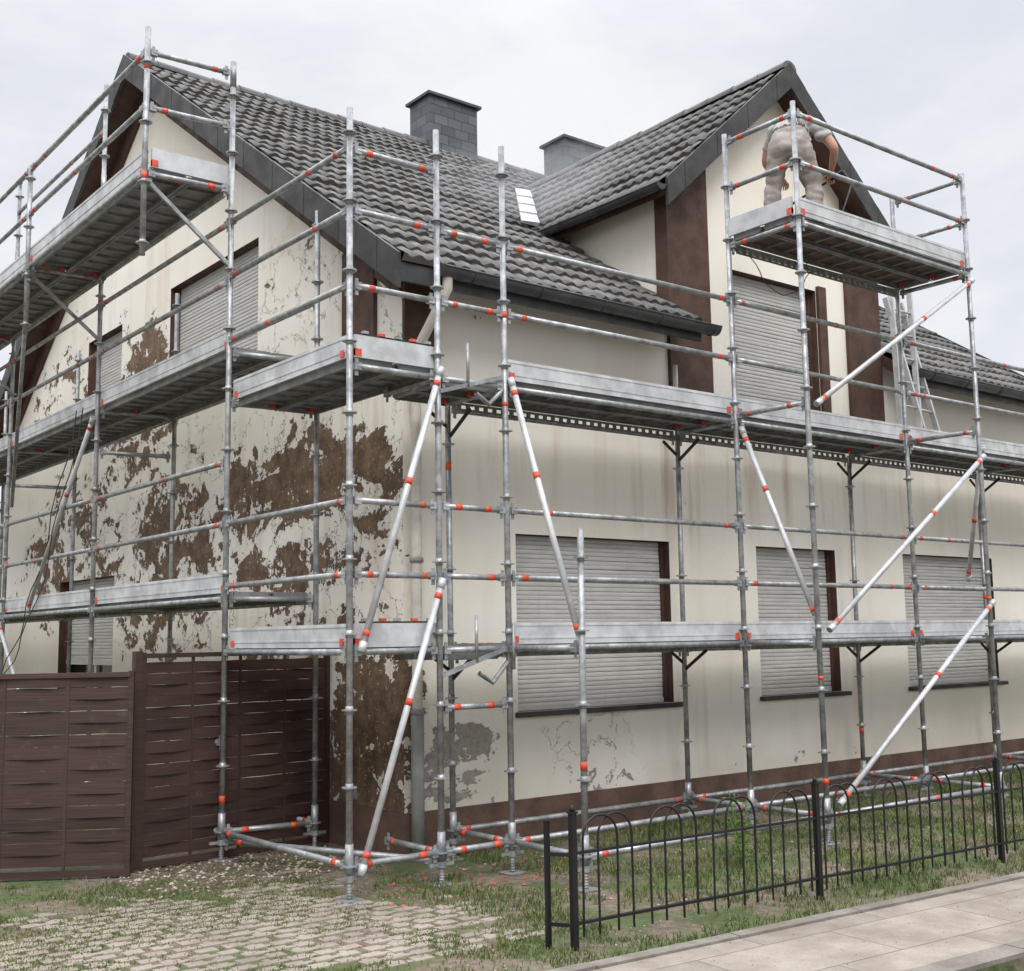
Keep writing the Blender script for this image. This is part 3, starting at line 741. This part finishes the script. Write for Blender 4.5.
def tree(x,y,h,rad,name='deciduous_tree'):
    e=empty(name);tk=MB();lf=MB()
    tk.tube((x,y,0),(x,y,h*.45),.14,0,10,.09)
    tips=[]
    for k in range(14):
        a=R.uniform(0,6.28);z=h*R.uniform(.28,.5);q=V((x+math.cos(a)*rad*R.uniform(.4,.8),y+math.sin(a)*rad*R.uniform(.4,.8),h*R.uniform(.5,.92)))
        tk.tube((x,y,z),q,.05,0,7,.015);tips.append(q)
    for q in tips+[V((x,y,h*.85))]:
        for c in range(9):
            cc=q+V((R.gauss(0,rad*.25),R.gauss(0,rad*.25),R.gauss(0,rad*.22)))
            for i in range(70):
                P=cc+V((R.gauss(0,.16),R.gauss(0,.16),R.gauss(0,.13)));a=R.uniform(0,6.28);d=V((math.cos(a),math.sin(a),R.uniform(-.6,.4))).normalized();s=d.cross(V((R.random(),R.random(),1))).normalized();l=R.uniform(.06,.12)
                lf.poly([P,P+d*l*.5+s*l*.3,P+d*l,P+d*l*.5-s*l*.3],0)
    tk.obj('trunk_and_limbs',[BK],e);lf.obj('leaves',[TL],e)
tree(-.5,16.0,4.6,1.9);tree(14.5,9,4.2,1.5)
# ------------------------------------------------------------ WORKER (bent forward over his work)
def worker(loc,rotz):
    root=empty('construction_worker');root.location=loc;root.rotation_euler=(0,0,rotz)
    SK=simple('skin',(.55,.29,.21),.55,0,.12);SH=simple('grey_work_shirt',(.42,.41,.40),.9,0,.25,9,.8,14);TR_=simple('work_trousers',(.34,.30,.275),.9,0,.35,8,.8,12)
    BO=simple('boots',(.05,.035,.025),.7);HA=simple('hair',(.07,.04,.02),.8,0,.4,60);BELT=simple('leather_belt',(.04,.025,.018),.6)
    J=[('pelvis',(0,0,.88),(.165,.145)),('waist',(0,.12,1.00),(.145,.115)),('chest',(.01,.30,1.12),(.180,.130)),('upch',(.015,.42,1.17),(.15,.10)),('neck',(.02,.52,1.20),(.058,.058)),('nk2',(.02,.56,1.20),(.052,.052)),
       ('hipL',(-.105,-.01,.78),(.105,.112)),('kneeL',(-.17,.09,.47),(.075,.078)),('ankL',(-.18,-.05,.11),(.055,.060)),('toeL',(-.20,.13,.045),(.045,.042)),
       ('hipR',(.105,-.01,.78),(.105,.112)),('kneeR',(.18,.12,.47),(.075,.078)),('ankR',(.21,-.03,.11),(.055,.060)),('toeR',(.23,.15,.045),(.045,.042)),
       ('shL',(-.20,.39,1.12),(.070,.066)),('elL',(-.29,.52,.88),(.045,.045)),('wrL',(-.17,.72,.80),(.028,.028)),
       ('shR',(.22,.37,1.12),(.070,.066)),('elR',(.37,.38,.88),(.045,.045)),('wrR',(.31,.58,.74),(.028,.028))]
    idx={j[0]:i for i,j in enumerate(J)}
    E=[('pelvis','waist',1),('waist','chest',1),('chest','upch',1),('upch','neck',1),('neck','nk2',0),('pelvis','hipL',2),('hipL','kneeL',2),('kneeL','ankL',2),('ankL','toeL',3),('pelvis','hipR',2),('hipR','kneeR',2),('kneeR','ankR',2),('ankR','toeR',3),('upch','shL',1),('shL','elL',1),('elL','wrL',0),('upch','shR',1),('shR','elR',1),('elR','wrR',0)]
    def skin(vs,es,rad,name,sub=2):
        me=bpy.data.meshes.new(name);me.from_pydata(vs,es,[]);o=bpy.data.objects.new(name+'_tmp',me);S.collection.objects.link(o)
        mo=o.modifiers.new('s','SKIN');mo.use_smooth_shade=True
        for i,r in enumerate(rad):
            me.skin_vertices[0].data[i].radius=r if isinstance(r,tuple) else (r,r);me.skin_vertices[0].data[i].use_root=(i==0)
        su=o.modifiers.new('u','SUBSURF');su.levels=sub;su.render_levels=sub
        dg=bpy.context.evaluated_depsgraph_get();dg.update();ev=o.evaluated_get(dg);nm=bpy.data.meshes.new_from_object(ev);nm.name=name
        bpy.data.objects.remove(o);q=bpy.data.objects.new(name,nm);S.collection.objects.link(q);q.parent=root
        for p in nm.polygons:p.use_smooth=True
        return q
    try:
        body=skin([j[1] for j in J],[(idx[a],idx[b]) for a,b,_ in E],[j[2] for j in J],'body',4)
        body.data.materials.clear()
        for m in(SK,SH,TR_,BO,BELT): body.data.materials.append(m)
        segs=[(V(J[idx[a]][1]),V(J[idx[b]][1]),k) for a,b,k in E]
        bd=V((0,.7,.7))
        def cls(c):
            best=9;bk=0
            for a,b,k in segs:
                d=b-a;t=max(0,min(1,(c-a).dot(d)/d.dot(d)));D=(c-(a+d*t)).length
                if D<best:
                    best=D;bk=k
                    if k==1 and abs(c.x)>.2 and t>.55 and b.z<.95:bk=0
            q=(c-V((0,.06,.94))).dot(bd)
            if bk in(1,2) and abs(c.x)<.24 and c.y<.4:
                if c.z>.7: bk=2 if q<-.012 else (4 if q<.022 else 1)
            if bk==2 and c.z<.13:bk=3
            return bk
        for p in body.data.polygons:p.material_index=cls(p.center)
        nrmls=[v.normal.copy() for v in body.data.vertices]
        for v,nn in zip(body.data.vertices,nrmls):
            k=cls(v.co)
            if k in(1,2):
                f=noise.noise(v.co*7)*.014+(abs(noise.noise(V((v.co.x*6,v.co.y*7,v.co.z*11))))-.2)*.028
                v.co+=nn*(f+.008)
        for side,w,dr in(('l',V((-.17,.72,.80)),V((.25,.7,-.4))),('r',V((.31,.58,.74)),V((-.15,.8,-.4)))):
            d=dr.normalized();s=d.cross(V((0,0,1))).normalized();dn=d.cross(s)
            vs=[w-d*.02,w+d*.05,w+d*.085];es=[(0,1),(1,2)];rad=[.028,(.036,.018),(.036,.016)]
            h=skin(vs,es,rad,'palm_'+side,1);h.data.materials.append(SK)
            for k,(o,l) in enumerate(((-.028,.065),(-.009,.078),(.010,.072),(.028,.055))):
                b0=w+d*.075+s*o;f=skin([b0,b0+d*l*.45,b0+d*l*.7-dn*-.025,b0+d*l*.6-dn*-.045],[(0,1),(1,2),(2,3)],[.0095,.009,.008,.007],'finger_%s%d'%(side,k),1);f.data.materials.append(SK)
            b0=w+d*.03-s*.028;f=skin([b0,b0+d*.03-s*.03,b0+d*.065-s*.035],[(0,1),(1,2)],[.012,.010,.009],'thumb_'+side,1);f.data.materials.append(SK)
    except Exception as ex: print('WORKER',ex)
    hm=MB();C=V((.03,.665,1.21));n1,n2=20,14
    for i in range(n2+1):
        th_=math.pi*i/n2
        for k in range(n1):
            ph=2*math.pi*k/n1;d=V((math.sin(th_)*math.cos(ph),math.sin(th_)*math.sin(ph),math.cos(th_)))
            P=V((d.x*.077,d.y*.098,d.z*.115))
            if d.z<-.2: P.x*=1-.25*(-d.z-.2);P.y+= .012*(d.y>0)
            if d.y>.8 and -.3<d.z<.15 and abs(d.x)<.2:P.y+=.02
            hm.v.append(tuple(P))
    for i in range(n2):
        for k in range(n1):
            a=i*n1+k;b=i*n1+(k+1)%n1;yy=math.sin(2*math.pi*(k+.5)/n1);zz=math.cos(math.pi*(i+.5)/n2)
            hair= zz>.55 or (yy<.25 and zz>-.35)
            hm.face([a,b,b+n1,a+n1],1 if hair else 0,True)
    for s in(-1,1):
        hm.tube((s*.074,0,-.01),(s*.092,-.01,-.005),.026,0,10,.03)
        hm.tube((s*.03,.088,.03),(s*.03,.094,.028),.012,2,8)
    hm.tube((-.022,.092,-.06),(.022,.092,-.06),.007,3,6)
    RM=Matrix.Rotation(-.7,3,'X');hm.v=[tuple(C+RM@V(p)) for p in hm.v]
    hm.obj('head',[SK,HA,BLACK,RED],root)
    # spray lance held in both hands
    lm=MB();lm.tube((.31,.66,.70),(-.16,1.05,.62),.012,0,8);lm.tube((.31,.66,.70),(.42,.56,.72),.02,0,8)
    lm.path([(.42,.56,.72),(.50,.45,.55),(.42,.30,.25),(.30,.2,.02)],.009,0,6);lm.obj('spray_lance',[BLACK],root)
worker((3.26,-1.42,PZ+.002),-1.02)
# ------------------------------------------------------------ drifting spray mist (real volume low over the roof valley)
mm=bpy.data.materials.new('spray_mist');mm.use_nodes=True;nt=mm.node_tree;nt.nodes.clear()
vo=nt.nodes.new('ShaderNodeVolumeScatter');vo.inputs['Density'].default_value=.075;vo.inputs['Color'].default_value=(1,1,1,1)
ou=nt.nodes.new('ShaderNodeOutputMaterial');nt.links.new(vo.outputs[0],ou.inputs['Volume'])
mi=empty('spray_mist')
for k,(c,r) in enumerate((((3.2,1.5,6.45),(.9,.6,.40)),((3.4,1.6,6.5),(1.3,.8,.55)),((3.0,2.0,6.6),(1.4,.9,.45)),((3.9,1.0,6.8),(.9,.7,.5)),((3.3,1.7,6.4),(.6,.5,.3)))):
    mb=MB();n1,n2=24,14
    for i in range(n2+1):
        for q in range(n1):
            th_=math.pi*i/n2;ph=2*math.pi*q/n1;d=V((math.sin(th_)*math.cos(ph),math.sin(th_)*math.sin(ph),math.cos(th_)))
            s=1+.35*noise.noise(d*1.6+V((k*7,0,0)));mb.v.append((c[0]+d.x*r[0]*s,c[1]+d.y*r[1]*s,c[2]+d.z*r[2]*s))
    for i in range(n2):
        for q in range(n1):
            a=i*n1+q;b=i*n1+(q+1)%n1;mb.face([a,a+n1,b+n1,b],0,True)
    mb.obj('mist_puff_%d'%k,[mm],mi)
# ------------------------------------------------------------ WORLD & LIGHT
W=bpy.data.worlds.new('World');S.world=W;W.use_nodes=True
t=NT(W);bg=t.n['Background']
dirv=V((-.60,-1.0,1.10)).normalized()
sky=t.node('ShaderNodeTexSky',sky_type='NISHITA',sun_disc=False,sun_elevation=math.asin(dirv.z),sun_rotation=math.atan2(dirv.x,dirv.y))
tc=t.node('ShaderNodeTexCoord').outputs['Generated']
n=t.noise(t.scale(tc,(1,1,2.2)),2.0,6,.55,.4);n2=t.noise(t.scale(tc,(1,1,2.5)),5,5,.6)
cl=t.mix(t.ramp(t.m('ADD',t.m('MULTIPLY',n,.75),t.m('MULTIPLY',n2,.25)),.38,.62),(7.6,7.9,8.7),(9.7,9.7,9.8))
spz=t.node('ShaderNodeSeparateXYZ',{'Vector':tc}).outputs[2]
gain=t.ramp(spz,.44,.95,1.0,4.6)
cg=t.node('ShaderNodeVectorMath',{0:cl},operation='SCALE');t.l.new(gain,cg.inputs['Scale'])
col=t.mix(.95,sky.outputs[0],cg.outputs[0])
t.l.new(col,bg.inputs[0]);bg.inputs[1].default_value=.1
try: W.cycles.sampling_method='MANUAL';W.cycles.sample_map_resolution=256
except Exception: pass
sl_=bpy.data.lights.new('sun','SUN');sl_.energy=1.5;sl_.angle=math.radians(24);sl_.color=(1,.975,.94)
so=bpy.data.objects.new('sun',sl_);S.collection.objects.link(so)
so.rotation_euler=dirv.to_track_quat('Z','Y').to_euler()
# ------------------------------------------------------------ CAMERA
cd=bpy.data.cameras.new('camera');cd.lens=1200/1024*36;cd.sensor_width=36;cd.clip_end=2000;cd.clip_start=.05
co=bpy.data.objects.new('camera',cd);S.collection.objects.link(co)
co.matrix_world=Matrix.Translation((-5.22,-8.0,1.68))@Matrix.Rotation(-math.radians(38.36),4,'Z')@Matrix.Rotation(math.radians(97.22),4,'X')@Matrix.Rotation(-math.radians(.90),4,'Z')
S.camera=co
S.view_settings.view_transform='Standard';S.view_settings.look='None';S.view_settings.exposure=0
